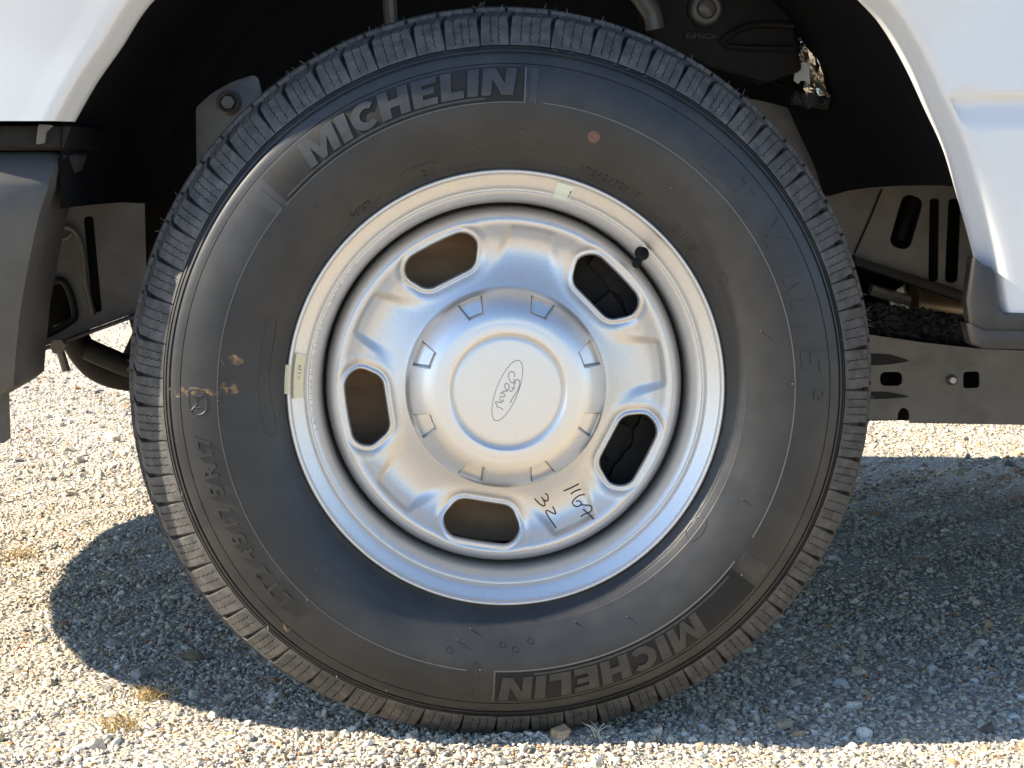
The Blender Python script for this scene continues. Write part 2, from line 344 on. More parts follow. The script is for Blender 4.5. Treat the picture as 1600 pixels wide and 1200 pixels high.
# front bumper with its wrapped corner: columns of a profile carried round the plan
def bump_cols():
    prof = [(237, .045, .0), (243, .026, .0), (262, .012, .01), (281, .0, .0), (292, -.004, 0), (340, -.005, 0), (410, -.002, 0), (490, .003, 0), (560, .009, 0), (604, .016, 0), (617, .028, 0), (617, .08, 0)]
    edge = [94, 98, 90, 82, 80, 65, 50, 36, 29, 26, 10, 8]
    prof = [(a, b-.010, c) for a, b, c in prof]; E = [at(e, p[0], p[1]-.0) for e, p in zip(edge, prof)]
    cols = []
    ins0 = [Vector((p.x+.001, p.y+.16, p.z)) for p in E]; cols.append(ins0)
    cols.append([Vector((p.x, p.y+.012, p.z)) for p in E])
    cols.append([Vector((p.x-.004, p.y+.003, p.z)) for p in E])
    cols.append([Vector((p.x-.014, p.y-.001, p.z)) for p in E])
    plan = [(-.60, -.004), (-.68, .012), (-.76, .04), (-.84, .09), (-.94, .2), (-1.05, .36), (-1.12, .55), (-1.16, .75), (-1.175, 1.0)]
    zs = [p.z for p in E]; ys_ = [p[1] for p in prof]
    plan = [(x-.035*min(1, k/3), y) for k, (x, y) in enumerate(plan)]; plan += [(x, 2.0-y) for (x, y) in plan[-2::-1]]
    for k, (x, y) in enumerate(plan):
        tt = min(1, (k+1)/4); c = []
        for j, p in enumerate(E):
            o = ys_[j]+.015
            nx, ny = (0, 1) if k < 2 else ((.6, .8) if k < 5 else (1, .15)) if k < 9 else (1, 0)
            lean = (p.x-E[5].x)*(1-tt)
            c.append(Vector((x+o*nx+lean, y-.015+o*ny if k < 9 else y, p.z)))
        cols.append(c)
    v = [q for c in cols for q in c]
    return v, grid_faces(len(cols), len(prof))[:, ::-1]
bv, bf = bump_cols()
obj('front_bumper', bv, bf, 'black_plastic', truck, 40)
plate('bumper_bracket', [(-60, 196), (112, 196), (100, 232), (-60, 232)], .014, .25, 'dark_metal', truck, bevel=.002)
plate('bumper_clip', round_poly([(60, 194), (84, 196), (72, 206), (70, 224), (56, 226), (58, 208)], 4), .006, .012, 'frame', truck)
lowv = MB(); p = at(0, 650, .05); lowv.box((p.x-.05, .05, p.z-.03), (p.x+.003, .09, p.z+.04)); lowv.build('air_dam', 'black_plastic', truck)

# running board trim at the lower right
cl = [(1523, 400), (1537, 414), (1551, 417), (1557, 428), (1559, 470), (1562, 483), (1570, 489), (1700, 491), (1700, 526), (1540, 524), (1519, 508), (1514, 470)]
plate('rocker_trim', cl, -.029, .028, 'trim', truck, bevel=.003)
plate('rocker_step', [(1516, 505), (1540, 517), (1700, 519), (1700, 549), (1600, 547), (1535, 545), (1524, 540)], -.034, .04, 'trim', truck, bevel=.003)

# chassis pieces behind the wheel, on the right
def slot(x0, y0, x1, y1, w):
    d = np.array([x1-x0, y1-y0], float); L_ = np.linalg.norm(d); d /= L_; n = np.array([-d[1], d[0]])*w/2
    return round_poly([np.array([x0, y0])+n, np.array([x0, y0])-n, np.array([x1, y1])-n, np.array([x1, y1])+n], w*.45, 5)
Yp = .52
hol = [slot(1428, 306, 1404, 388, 34), slot(1460, 310, 1458, 440, 15), slot(1492, 310, 1486, 442, 20)]
plate('firewall_panel', [(1150, 150), (1200, 160), (1260, 176), (1310, 200), (1345, 250), (1540, 270), (1540, 468), (1505, 458), (1340, 405), (1250, 380), (1150, 330)], Yp, .004, 'frame', truck, hol)
plate('panel_backing', [(1360, 280), (1560, 280), (1560, 470), (1500, 455), (1360, 412)], Yp+.05, .01, 'liner', truck)
tb = MB(); tb.tube([at(1428, 312, Yp+.035), at(1406, 376, Yp+.03)], .009, 12); tb.build('brake_line', 'dark_metal', truck)
b_ = MB(); b_.tube([at(x, y, Yp-.002) for x, y in ((1378, 296), (1360, 340), (1335, 396))], .0012, 5); b_.build('panel_seam', 'liner', truck)
plate('panel_flange', [(1335, 398), (1340, 402), (1505, 455), (1545, 466), (1545, 478), (1500, 470), (1335, 414)], Yp-.03, .05, 'dark_metal', truck, bevel=.002)
Yr = .45
rail_out = [(1290, 512), (1365, 524), (1440, 535), (1530, 545), (1720, 553), (1720, 668), (1600, 664), (1422, 661), (1421, 648), (1419, 641), (1413, 637), (1407, 639), (1403, 646), (1402, 656), (1290, 655)]
rail_h = [slot(1375, 592, 1410, 592, 22), round_poly([(1505, 581), (1530, 580), (1531, 606), (1505, 607)], 6, 5)]
plate('frame_rail', rail_out, Yr, .006, 'frame', truck, rail_h)
b_ = MB(); q0, q1 = at(1250, 540, Yr+.09), at(1800, 640, Yr+.09); b_.box((q0.x, Yr+.07, q1.z-.01), (q1.x+3, Yr+.1, q0.z)); b_.build('rail_inner_web', 'liner', truck)
q = at(1488, 594, Yr-.004); b_ = MB(); b_.lathe([(.0001, -.004), (.004, -.0045), (.006, -.003), (.007, .0), (.007, .006)], q, n=20); b_.build('rail_bolt', 'bare', truck)
for (yy, h_) in ((562, 11), (618, 7)):
    plate('rail_dent', round_poly([(1320, yy-h_), (1390, yy-h_*.8), (1424, yy+2), (1390, yy+h_*.7), (1320, yy+h_)], 8), Yr-.0012, .002, 'dark_metal', truck)
# exhaust, crinkled black foil
b_ = MB(); c0, c1 = at(1420, 478, .66), at(1520, 486, .66)
b_.tube([c0, c0+Vector((.006, 0, 0)), c0+Vector((.012, 0, 0)), c1, c1+Vector((.05, 0, .02))], [.022, .034, .029, .029, .012], 24); b_.build('catalytic_converter', 'cat', truck)
b_ = MB(); b_.tube([at(1395, 470, .62), at(1400, 450, .62), at(1410, 500, .62), at(1398, 520, .62)], .014, 10); b_.tube([at(1360, 452, .6), at(1420, 470, .61)], .008, 8); b_.build('exhaust_bracket', 'bare', truck)
def crumple(name, pts, Y, amp, m, n=26, seed=1, depth=.03):
    """a crumpled sheet filling a quad given in pixels"""
    r_ = np.random.default_rng(seed); A, B, C_, D = [np.array(at(p[0], p[1], Y)) for p in pts]; v = []
    for i in range(n):
        for j in range(n):
            s, tt = i/(n-1), j/(n-1); p = (A*(1-s)+B*s)*(1-tt)+(D*(1-s)+C_*s)*tt
            p = p+r_.normal(size=3)*amp; p[1] += depth*math.sin(tt*3.14)*-1; v.append(p)
    return obj(name, v, grid_faces(n, n), m, truck, None)
crumple('heat_shield', [(1345, 470), (1545, 500), (1545, 548), (1345, 532)], .56, .0022, 'black_foil', 34, 3)
crumple('foil_sleeve', [(1222, 22), (1240, 20), (1296, 150), (1262, 150)], .40, .003, 'foil', 12, 5, .02)
plate('cable_tag', [(1243, 98), (1264, 98), (1266, 132), (1259, 126), (1251, 126), (1248, 131), (1241, 126)], .37, .004, 'white_tag', truck)
b_ = MB(); b_.tube([at(1238, 150, .42), at(1294, 160, .42)], .011, 14); b_.tube([at(1262, 143, .41), at(1272, 165, .41)], .013, 12); b_.build('tie_rod', 'black_foil', truck)
b_ = MB(); b_.tube([at(x, y, .44) for x, y in spline([(1040, 62), (1100, 88), (1180, 118), (1250, 143), (1300, 152)], 6)], .0022, 6); b_.build('brake_hose', 'dark_metal', truck)
# knuckle casting above the tyre, right of the top
cast = MB()
kn = plate('steering_knuckle', [(1010, -60), (1260, -60), (1240, 30), (1255, 110), (1200, 130), (1120, 110), (1030, 70), (1000, 20)], .36, .06, 'dark_metal', truck, bevel=.006)
q = at(1103, 14, .355); b_ = MB(); b_.lathe([(.0195, .01), (.0195, -.002), (.017, -.005), (.0125, -.005), (.0118, -.002), (.011, -.003), (.0105, -.009), (.007, -.011), (.0001, -.0115)], q, n=28); b_.build('knuckle_bolt', 'frame', truck)
b_ = MB(); b_.lathe([(.024, .012), (.023, -.001), (.0185, -.0015), (.0185, .01)], q, n=28); b_.build('knuckle_boss', 'dark_metal', truck)
b_ = MB(); b_.tube([at(x, y, .354) for x, y in spline([(1240, 40), (1190, 38), (1160, 44), (1135, 58), (1130, 66), (1150, 74), (1240, 76)], 5)], .004, 8); b_.build('casting_rib', 'dark_metal', truck)
b_ = MB(); b_.tube([at(x, y, .30) for x, y in spline([(975, -40), (1000, -8), (1018, 20), (1024, 46)], 6)], [.013]*12+[.012]*7, 12); b_.build('sway_bar_link', 'frame', truck)
b_ = MB(); b_.tube([at(606, -30, .34), at(612, 40, .34)], .009, 10); b_.build('shock_absorber', 'frame', truck)
# bracket and frame horn on the left
br = plate('spring_bracket', round_poly([(306, 168), (332, 145), (362, 128), (396, 117), (404, 122), (410, 150), (440, 170), (430, 330), (308, 330)], 6, 4), .26, .012, 'frame', truck, bevel=.002)
q = at(357, 160, .255); b_ = MB()
b_.lathe([(.0145, .006), (.0145, -.001), (.012, -.003), (.0095, -.0015), (.009, .0)], q, n=32); b_.build('bracket_washer', 'frame', truck)
b_ = MB(); b_.lathe([(.0088, .0), (.0088, -.008), (.0078, -.010), (.0001, -.0105)], q, n=6); b_.build('bracket_bolt', 'frame', truck, 20)
Yf = .42
horn = [(-40, 300), (60, 310), (226, 318), (230, 480), (214, 488), (120, 522), (29, 556), (-40, 575)]
hs_ = [round_poly([(48, 450), (92, 436), (108, 448), (118, 490), (108, 505), (60, 528), (40, 518), (36, 480)], 9, 5), slot(138, 338, 152, 488, 15)]
plate('frame_horn', horn, Yf, .005, 'frame', truck, hs_)
fl = MB(); a0 = [at(x, y, Yf-.002) for x, y in ((-40, 577), (29, 557), (120, 523), (214, 489), (234, 480))]
v = []; 
for p in a0: v += [p+Vector((0, -.045, -.001)), p+Vector((0, -.046, -.004)), p+Vector((0, .02, -.004)), p+Vector((0, .02, 0))]
fl.add(v, [(i*4+k, i*4+(k+1) % 4, i*4+4+(k+1) % 4, i*4+4+k) for i in range(4) for k in range(4)]); fl.build('horn_flange', 'frame', truck)
b_ = MB(); b_.tube([at(x, y, Yf-.006) for x, y in spline([(48, 452), (90, 438), (106, 450), (117, 490), (106, 505), (60, 528), (42, 518)], 5)], .0045, 8); b_.build('slot_rim', 'dark_metal', truck)
b_ = MB(); b_.tube([at(x, y, Yf-.004) for x, y in spline([(58, 356), (108, 356), (128, 384), (134, 440), (146, 492)], 5)], .0035, 8); b_.tube([at(x, y, Yf-.004) for x, y in ((60, 392), (108, 370), (112, 364))], .003, 6); b_.build('horn_bracket_edge', 'frame', truck)
b_ = MB(); b_.box(tuple(at(-40, 500, .5))[:1]+(.52, at(0, 520, .5).z), (at(130, 300, .5).x, .53, at(0, 300, .5).z)); b_.box((at(125, 400, .46).x, .45, at(0, 495, .46).z), (at(165, 400, .46).x, .46, at(0, 330, .46).z)); b_.build('horn_backing', 'liner', truck)
b_ = MB(); b_.tube([at(92, 535, .36), at(94, 548, .36), at(104, 580, .36)], .0052, 10); b_.lathe([(.0001, -.006), (.010, -.006), (.010, .006), (.0001, .006)], at(91, 541, .36), n=6); b_.build('bumper_bolt', 'frame', truck)
b_ = MB(); b_.tube([at(x, y, .5) for x, y in spline([(105, 500), (128, 548), (160, 578), (215, 590), (330, 590)], 5)], .019, 14); b_.build('sway_bar', 'dark_metal', truck)
b_ = MB(); b_.tube([at(x, y, .42) for x, y in spline([(136, 545), (170, 560), (215, 575), (330, 586)], 5)], .014, 14); b_.build('tow_hook', 'dark_metal', truck)
b_ = MB(); b_.tube([at(206, 490, .6), at(214, 520, .6), at(196, 560, .6)], .006, 8); b_.build('drag_link', 'dark_metal', truck)
b_ = MB(); b_.tube([(.02, .2, HZ), (.02, 1.9, HZ)], .045, 20); b_.build('front_axle', 'dark_metal', truck)

# ------------------------------------------------------------------ wheel
wheel = empty('wheel', (0, 0, HZ), truck)
def dfm(x, y, z):
    """points relative to the hub, pressed where the tyre carries the load; returns world coordinates"""
    x, y, z = np.asarray(x, float), np.asarray(y, float), np.asarray(z, float)
    t_ = np.clip((-z-.20)/.20, 0, 1.1)
    z2 = z+.0120*t_**1.5; k_ = .004; zm = -HZ+.001
    z2 = np.where(z2 > zm+.03, z2, zm+k_*np.log1p(np.exp(np.clip((z2-zm)/k_, -40, 12))))
    y2 = y-.003*np.sin(np.clip(t_, 0, 1)*math.pi*.8)**2*np.clip((.095-y)/.125, -1, 1)
    return np.stack([x+0*z2, y2, z2+HZ], -1)
SW = np.array(spline([(.2300, .014), (.2355, .006), (.2385, -.003), (.2455, -.0112), (.2478, -.0130), (.2482, -.0127), (.2486, -.0136), (.2550, -.0175), (.2554, -.0172), (.2558, -.0180), (.2590, -.0195), (.272, -.0246), (.288, -.0286), (.302, -.0304), (.314, -.0304), (.326, -.0290), (.337, -.0264), (.3462, -.0232)], 8))
SW = np.vstack([SW, [(.3468, -.0222), (.3474, -.0228), (.350, -.0219), (.3545, -.0205), (.3572, -.0186), (.3578, -.0160), (.3592, -.0152), (.3598, -.0166), (.3612, -.0158), (.3618, -.0130), (.3632, -.0118), (.3640, -.0126), (.3655, -.0112), (.3662, -.0086)]])
def sy(r): return np.interp(r, SW[:, 0], SW[:, 1])
def S(r, th, h=0.0):
    """a point of the front sidewall at radius r and angle th, lifted by h"""
    r = np.asarray(r, float); e_ = .0015; dy = (sy(r+e_)-sy(r-e_))/(2*e_); n_ = np.sqrt(1+dy*dy)
    rr = r+h*dy/n_; yy = sy(r)-h/n_
    return dfm(rr*np.cos(th), yy, rr*np.sin(th))
NT = 360; TH = np.arange(NT)*2*np.pi/NT
base = [(.372, -.0030), (.380, .0045), (.388, .013), (.392, .020), (.3945, .03), (.398, .05)] + [(.398+.005*(1-((y-.095)/.06)**2), y) for y in np.linspace(.055, .135, 9)]
half = np.vstack([SW, base]); back = [(r_, .19-y) for r_, y in half[::-1] if y < .05]
prof = np.vstack([half, back])
P = np.stack([dfm(prof[:, 0]*math.cos(a), prof[:, 1], prof[:, 0]*math.sin(a)) for a in TH]).reshape(-1, 3)
ty = obj('tyre', P, grid_faces(NT, len(prof), True)[:, ::-1], 'rubber', wheel, 32); ty['label'] = 'black rubber tyre body with smooth bulging sidewall'

# tread: shoulder blocks cut by slanting grooves and zigzag sipes
bp = np.array([(.3668, -.0100), (.3692, -.0086), (.372, -.0066), (.3752, -.0042), (.3784, -.0018), (.3815, .0006), (.3846, .0032), (.3876, .006), (.3903, .009), (.3926, .0118), (.3946, .0140), (.3968, .0160), (.3984, .0182), (.4004, .0245), (.4020, .0300), (.4036, .0365), (.4049, .043), (.4057, .0475), (.405, .0492), (.396, .0505)])
bs = np.concatenate([[0], np.cumsum(np.linalg.norm(np.diff(bp, axis=0), axis=1))]); IC = 11
tan_ = np.gradient(bp, axis=0); nb = np.stack([tan_[:, 1], -tan_[:, 0]], 1); nb /= np.linalg.norm(nb, axis=1)[:, None]; nb *= np.where((nb[:, 0] < 0)[:, None], -1, 1)
skew = np.where(bs < bs[IC], (bs-bs[IC])*-.10, (bs-bs[IC])*-.75)
def block(t0, t1, nsip, seed):
    r_ = np.random.default_rng(seed); g = .0027/.4
    cols = [(t0+g, -.0075, 0, 0), (t0+g, 0, 0, 0), (t0+g+.0012/.4, 0.0004, 0, 0)]
    for k in range(nsip):
        c = t0+g+(t1-t0-2*g)*(k+1)/(nsip+1)+r_.normal()*.0004; wv = .00042/.4
        cols += [(c-wv*1.25, 0, 1, 0), (c-wv*.8, -.003, 1, 1), (c+wv*.8, -.003, 1, 1), (c+wv*1.25, 0, 1, 0)]
    cols += [(t1-g-.0012/.4, .0004, 0, 0), (t1-g, 0, 0, 0), (t1-g, -.0075, 0, 0)]
    v = []
    zz = (np.arange(len(bp)) % 2*2-1)*.00085/.4; zz[IC:] *= .35
    lim = np.clip((np.arange(len(bp))-1.2)/1.5, 0, 1)
    edge = np.ones(len(bp)); edge[0] = .05; edge[1] = .3; edge[2] = .7
    wear = r_.normal(size=len(bp))*.00012
    for (th, dep, zig, sp_) in cols:
        d_ = dep*(lim if sp_ else edge)+wear
        q = bp+nb*d_[:, None]; q = np.vstack([q]); a = th+skew+zz*zig
        if not zig:                              # the grooves narrow towards the sidewall
            a = a+np.where(th < (t0+t1)/2, -1, 1)*g*.75*np.clip((bs[IC]-bs)/bs[IC], 0, 1)
        v.append(dfm(q[:, 0]*np.cos(a), q[:, 1], q[:, 0]*np.sin(a)))
    return np.concatenate(v), grid_faces(len(cols), len(bp))[:, ::-1]
pit = []; kinds = []
while len(pit) < 64:
    k = random.choice([0, 1, 1, 2]); pit.append([.84, 1.0, 1.18][k]); kinds.append([2, 3, 3][k])
pit = np.array(pit); edges = np.concatenate([[0], np.cumsum(pit)])/pit.sum()*2*np.pi+.31
for k in range(64):
    v, f = block(edges[k], edges[k+1], kinds[k], k)
    obj('tread_block', v, f, 'tread_rubber', wheel, 16)
def rib(y0, y1, seed):
    yy = [y0-.0015, y0, y0+.0012]+list(np.linspace(y0+.004, y1-.004, 5))+[y1-.0012, y1, y1+.0015]; yy = np.array(yy)
    rr = .4058+.0085*(1-((yy-.095)/.06)**2); rr[0] -= .008; rr[-1] -= .008
    v = []; NTr = 64*12; r_ = np.random.default_rng(seed)
    th = np.concatenate([edges[k]+(edges[k+1]-edges[k])*np.array([0, .02, .05, .08, .1, .33, .345, .36, .62, .635, .65, .9]) for k in range(64)])
    dep = np.tile([-.0, -.005, -.005, -.005, 0, 0, -.003, 0, 0, -.003, 0, 0], 64)
    for a, d_ in zip(th, dep):
        aa = a+.6*(yy-y0)*(1 if seed % 2 else -1)
        v.append(dfm((rr+d_)*np.cos(aa), yy, (rr+d_)*np.sin(aa)))
    obj('tread_rib', np.concatenate(v), grid_faces(NTr, len(yy), True)[:, ::-1], 'tread_rubber', wheel, 30)
rib(.0545, .079, 1); rib(.084, .106, 2); rib(.111, .1355, 3); rib(.1405, .172, 4)
# moulding hairs left on the tread and nubs on the sidewall
hair = MB()
for k in range(150):
    a = random.random()*2*math.pi; y = random.choice([.03, .045, .062, .07, .095, .12]); r0 = .4015+.0105*(1-((y-.095)/.075)**2)
    if a > math.pi*1.28 and a < math.pi*1.72: continue
    L_ = random.uniform(.004, .0085); da = random.uniform(-.012, .012)
    p0 = dfm(r0*math.cos(a), y, r0*math.sin(a)); p1 = dfm((r0+L_)*math.cos(a+da), y+random.uniform(-.003, .002), (r0+L_)*math.sin(a+da)); hair.tube([p0, p1], [.00045, .0003], 5)
for k in range(22):
    a = random.random()*2*math.pi; r0 = random.choice([.3665, .3635]); p0 = S(.3635, a, 0); p1 = S(.3635, a+random.uniform(-.01, .01), .005); hair.tube([p0, p1], [.0005, .0003], 5)
hair.build('rubber_hair', 'glint_toned_rubber', wheel, 60, 'stuff')
HUB = Vector((0, 0, HZ))
def polar(px, py, y=-.03):
    p = at(px, py, y)-HUB; return math.hypot(p.x, p.z), math.atan2(p.z, p.x)
def polar_sw(px, py):
    y = -.03
    for _ in range(4): r_, t_ = polar(px, py, y); y = float(sy(min(max(r_, .236), .366)))
    return r_, t_
nub = MB()
for (px, py) in [(713, 1003), (735, 985), (898, 974), (980, 965), (750, 1052), (1238, 600), (1189, 517), (1158, 898), (836, 160), (815, 203), (578, 265), (740, 228), (495, 325), (1048, 294), (1104, 282), (393, 705), (480, 938), (460, 812), (1160, 780), (604, 1085), (342, 626), (844, 226), (493, 890)]:
    r_, t_ = polar_sw(px, py); nub.tube([S(r_, t_, 0), S(r_, t_, .0035)], [.0009, .0006], 6)
nub.build('moulding_nub', 'glint_toned_rubber', wheel, 60, 'stuff')
def fix(o):
    bm = bmesh.new(); bm.from_mesh(o.data); bmesh.ops.recalc_face_normals(bm, faces=bm.faces[:]); bm.to_mesh(o.data); bm.free()
def arc_strip(name, r0, r1, a0, a1, h, m, n=None, parent=wheel):
    n = n or max(2, int(abs(a1-a0)*180/math.pi)); nr = max(2, int(abs(r1-r0)/.003)+1); v = []
    A = np.linspace(a0, a1, n); Rr = np.linspace(r0, r1, nr)
    full = np.concatenate([[Rr[0]], Rr, [Rr[-1]]]); hh = np.concatenate([[-.0004], np.full(nr, h), [-.0004]])
    for a in A: v.append(S(full, a, hh))
    # closed ends
    v = [S(full, A[0], np.full(nr+2, -.0004))]+v+[S(full, A[-1], np.full(nr+2, -.0004))]
    return np.concatenate(v), grid_faces(n+2, nr+2)
def add_arcs(name, lst, m):
    for (r0, r1, a0, a1, h) in lst:
        o = MB(); o.add(*arc_strip('', r0, r1, R(a0), R(a1), h, m)); fix(o.build(name, m, wheel, 35))
# fine raised lines that frame the brand panels
RP = lambda px: px*(2.147-.031)/F
add_arcs('sidewall_line', [(RP(451.5), RP(453), 83.2, -31, .0010), (RP(451.5), RP(453), 261.5, 140.6, .0010)], 'glint_toned_rubber')
add_arcs('panel_border', [(RP(450), RP(451.4), 139.5, 87.0, .0008), (RP(450), RP(504), 87.0, 86.75, .0008), (RP(449.5), RP(451.4), -37, -92.8, .0010), (RP(450), RP(504), -92.7, -92.95, .0008)], 'glint_toned_rubber')
add_arcs('panel_bar', [(RP(455.5), RP(459), 138, 94.5, .0012), (RP(455.5), RP(459), -40, -85, .0010)], 'letter_rubber')
add_arcs('panel_ground', [(RP(452), RP(505), 138.8, 87.1, .0003), (RP(452), RP(505), -38.5, -92.6, .0003)], 'panel_rubber')
add_arcs('panel_tab', [(RP(453), RP(504), 86.0, 84.6, .0009), (RP(453), RP(500), 142.2, 140.2, .0010), (RP(455), RP(503), -34.2, -37.6, .0009), (RP(453), RP(503), -96.2, -96.45, .0009)], 'letter_rubber')

# lettering
GL = {  # heavy capitals as outlines on a unit square (width, outline)
 'M': (1.42, [(0,0),(0,1),(.42,1),(.71,.42),(1.0,1),(1.42,1),(1.42,0),(1.08,0),(1.08,.62),(.78,0),(.60,0),(.34,.62),(.34,0)]),
 'I': (.40, [(0,0),(0,1),(.40,1),(.40,0)]),
 'C': (.98, None),
 'H': (1.12, [(0,0),(0,1),(.38,1),(.38,.64),(.74,.64),(.74,1),(1.12,1),(1.12,0),(.74,0),(.74,.36),(.38,.36),(.38,0)]),
 'E': (.92, [(0,0),(0,1),(.92,1),(.92,.76),(.38,.76),(.38,.62),(.82,.62),(.82,.40),(.38,.40),(.38,.24),(.92,.24),(.92,0)]),
 'L': (.84, [(0,0),(0,1),(.38,1),(.38,.27),(.84,.27),(.84,0)]),
 'N': (1.18, [(0,0),(0,1),(.44,1),(.82,.42),(.82,1),(1.18,1),(1.18,0),(.76,0),(.36,.60),(.36,0)])}
def glyph_faces(bm, c, f2):
    if c == 'C':                                # two arcs joined by a strip of quads
        n = 18; A = [(.55+.55*math.cos(R(46+k*268/n)), .5+.5*math.sin(R(46+k*268/n))) for k in range(n+1)]
        B = [(.60+.27*math.cos(R(52+k*256/n)), .5+.245*math.sin(R(52+k*256/n))) for k in range(n+1)]
        va, vb = [bm.verts.new(f2(*p)) for p in A], [bm.verts.new(f2(*p)) for p in B]
        for k in range(n): bm.faces.new((va[k], va[k+1], vb[k+1], vb[k]))
    else: bm.faces.new([bm.verts.new(f2(*p)) for p in GL[c][1]])
def mapped(bm, fmap, h, cuts_u, cuts_v):
    """cut a flat figure finely, lay it on a curved surface with fmap(u, v, h) and give it upright sides"""
    bmesh.ops.triangulate(bm, faces=bm.faces[:], ngon_method='EAR_CLIP')
    for c in cuts_u: bmesh.ops.bisect_plane(bm, geom=bm.verts[:]+bm.edges[:]+bm.faces[:], plane_co=(c, 0, 0), plane_no=(1, 0, 0))
    for c in cuts_v: bmesh.ops.bisect_plane(bm, geom=bm.verts[:]+bm.edges[:]+bm.faces[:], plane_co=(0, c, 0), plane_no=(0, 1, 0))
    bm.verts.ensure_lookup_table(); bm.verts.index_update()
    v = [fmap(q.co.x, q.co.y, h) for q in bm.verts]; f = [tuple(q.index for q in fc.verts) for fc in bm.faces]; nv = len(v)
    low = {}
    for e in bm.edges:
        if len(e.link_faces) == 1:
            a, b = [q.index for q in e.verts]
            for k in (a, b):
                if k not in low: low[k] = len(v); q = bm.verts[k].co; v.append(fmap(q.x, q.y, -.0005))
            f.append((a, b, low[b], low[a]))
    bm.free(); return v, f
def brand(a0, a1, r0, r1, h, label):
    word = 'MICHELIN'; gap = .13; tot = sum(GL[c][0] for c in word)+gap*7; u = 0; H_ = r1-r0; rm = (r0+r1)/2; span = abs(a1-a0)*rm; k = (span-.16*H_)/tot
    for c in word:
        wd, out = GL[c]; bm = bmesh.new(); glyph_faces(bm, c, lambda x, y: (u*k+x*k+.16*H_*y, y*H_, 0))
        fm = lambda uu, vv, hh: S(r0+vv, a0-uu/rm, hh)
        v, f = mapped(bm, fm, h, [], [H_*.2*i for i in range(1, 5)])
        o = obj('raised_letter', v, f, 'letter_rubber', wheel, 25); fix(o); o['label'] = label+c
        u += wd+gap
brand(R(131.0), R(88.4), RP(461.5), RP(502), .0020, 'raised tyre letter ')
brand(R(-50.0), R(-92.0), RP(461.5), RP(502), .0016, 'raised lower tyre letter ')
_tc = {}
def text_bm(s, off=0.0):
    cu = bpy.data.curves.new('t', 'FONT'); cu.body = s; cu.offset = off; cu.resolution_u = 3; o = bpy.data.objects.new('t', cu); COL.objects.link(o)
    dg = bpy.context.evaluated_depsgraph_get(); me = o.evaluated_get(dg).to_mesh(); bm = bmesh.new(); bm.from_mesh(me); o.evaluated_get(dg).to_mesh_clear()
    bpy.data.objects.remove(o); bmesh.ops.remove_doubles(bm, verts=bm.verts[:], dist=.0005)
    xs_ = [v.co.x for v in bm.verts]; ys_ = [v.co.y for v in bm.verts]; return bm, min(xs_), max(xs_), min(ys_), max(ys_)
def chars(name, items, r0, r1, h, m, off=.02, wide=1.0, slant=.0, label=None):
    o = MB()
    for (c, deg, sc) in items:
        bm, x0, x1, y0, y1 = text_bm(c, off); H_ = (r1-r0)*sc; k = H_/max(.3, (y1-y0)); cx = (x0+x1)/2
        for v in bm.verts: v.co.x = (v.co.x-cx)*k*wide+slant*(v.co.y-y0)*k; v.co.y = (v.co.y-y0)*k+(r1-r0-H_)
        rm = (r0+r1)/2; a0 = R(deg)
        v, f = mapped(bm, lambda uu, vv, hh: S(r0+vv, a0-uu/rm, hh), h, [], [(r1-r0)*.25*i for i in (1, 2, 3)]); o.add(v, f)
    ob = o.build(name, m, wheel, 25); fix(ob)
    if label: ob['label'] = label
    return ob
chars('size_lettering', [(c, a, 1) for c, a in zip('LT245/75R17', [222.3, 219.4, 215.8, 211.7, 208.3, 205.2, 202.0, 198.4, 194.4, 191.3, 188.7])], RP(469), RP(493), .0018, 'rubber', .025, 1.15, label='raised size marking LT245/75R17')
GL['T'] = (.84, [(.25,0),(.25,.74),(0,.74),(0,1),(.84,1),(.84,.74),(.59,.74),(.59,0)])
GL['X'] = (1.0, [(0,0),(.32,.5),(.02,1),(.38,1),(.5,.76),(.64,1),(1.0,1),(.68,.5),(.98,0),(.62,0),(.5,.26),(.36,0)])
GL['/'] = (.46, [(0,0),(.30,1),(.46,1),(.16,0)])
GL['S'] = (.86, [(.02,0),(.02,.26),(.5,.26),(.5,.37),(.14,.37),(.02,.46),(.02,.88),(.14,1),(.84,1),(.84,.74),(.36,.74),(.36,.63),(.72,.63),(.86,.52),(.86,.12),(.74,0)])
GL['2'] = (.80, [(0,0),(0,.26),(.46,.62),(.46,.74),(0,.74),(0,1),(.68,1),(.80,.88),(.80,.58),(.38,.26),(.80,.26),(.80,0)])
for (c, deg, sc, up_) in [('L', 48.3, 1, 0), ('T', 40.6, 1, 0), ('X', 31.0, 1, 0), ('M', 19.0, 1, 0), ('/', 11.7, 1, 0), ('S', 5.6, 1, 0), ('2', -1.0, .5, .5)]:
    wd, out = GL[c]; H_ = RP(503)-RP(464); k = H_*sc; bm = bmesh.new(); bm.faces.new([bm.verts.new(((x-wd/2)*k+.12*k*(y-.5), y*k+up_*H_*.95, 0)) for x, y in out]); a0 = R(deg); rm = RP(484)
    v, f = mapped(bm, lambda uu, vv, hh: S(RP(464)+vv, a0-uu/rm, hh), .0009, [], [H_*.2*i for i in range(1, 8)])
    o = obj('model_letter', v, f, 'rubber', wheel, 25); fix(o); o['label'] = 'faint raised tyre letter '+c
def word(name, s, a0, a1, r0, r1, h, m='rubber', off=.0):
    n = len(s); chars(name, [(c, a0+(a1-a0)*i/(n-1), 1) for i, c in enumerate(s) if c != ' '], r0, r1, h, m, off)
word('small_lettering', 'LT245/75R17', 71.5, 56.5, RP(362), RP(372), .0010)
word('small_lettering', '121/118R', 45, 37, RP(362), RP(372), .0010)
word('small_lettering', 'F6T67F', 131, 126, RP(360), RP(370), .0011)
word('small_lettering', '01', 110.8, 108.6, RP(360), RP(370), .0011)
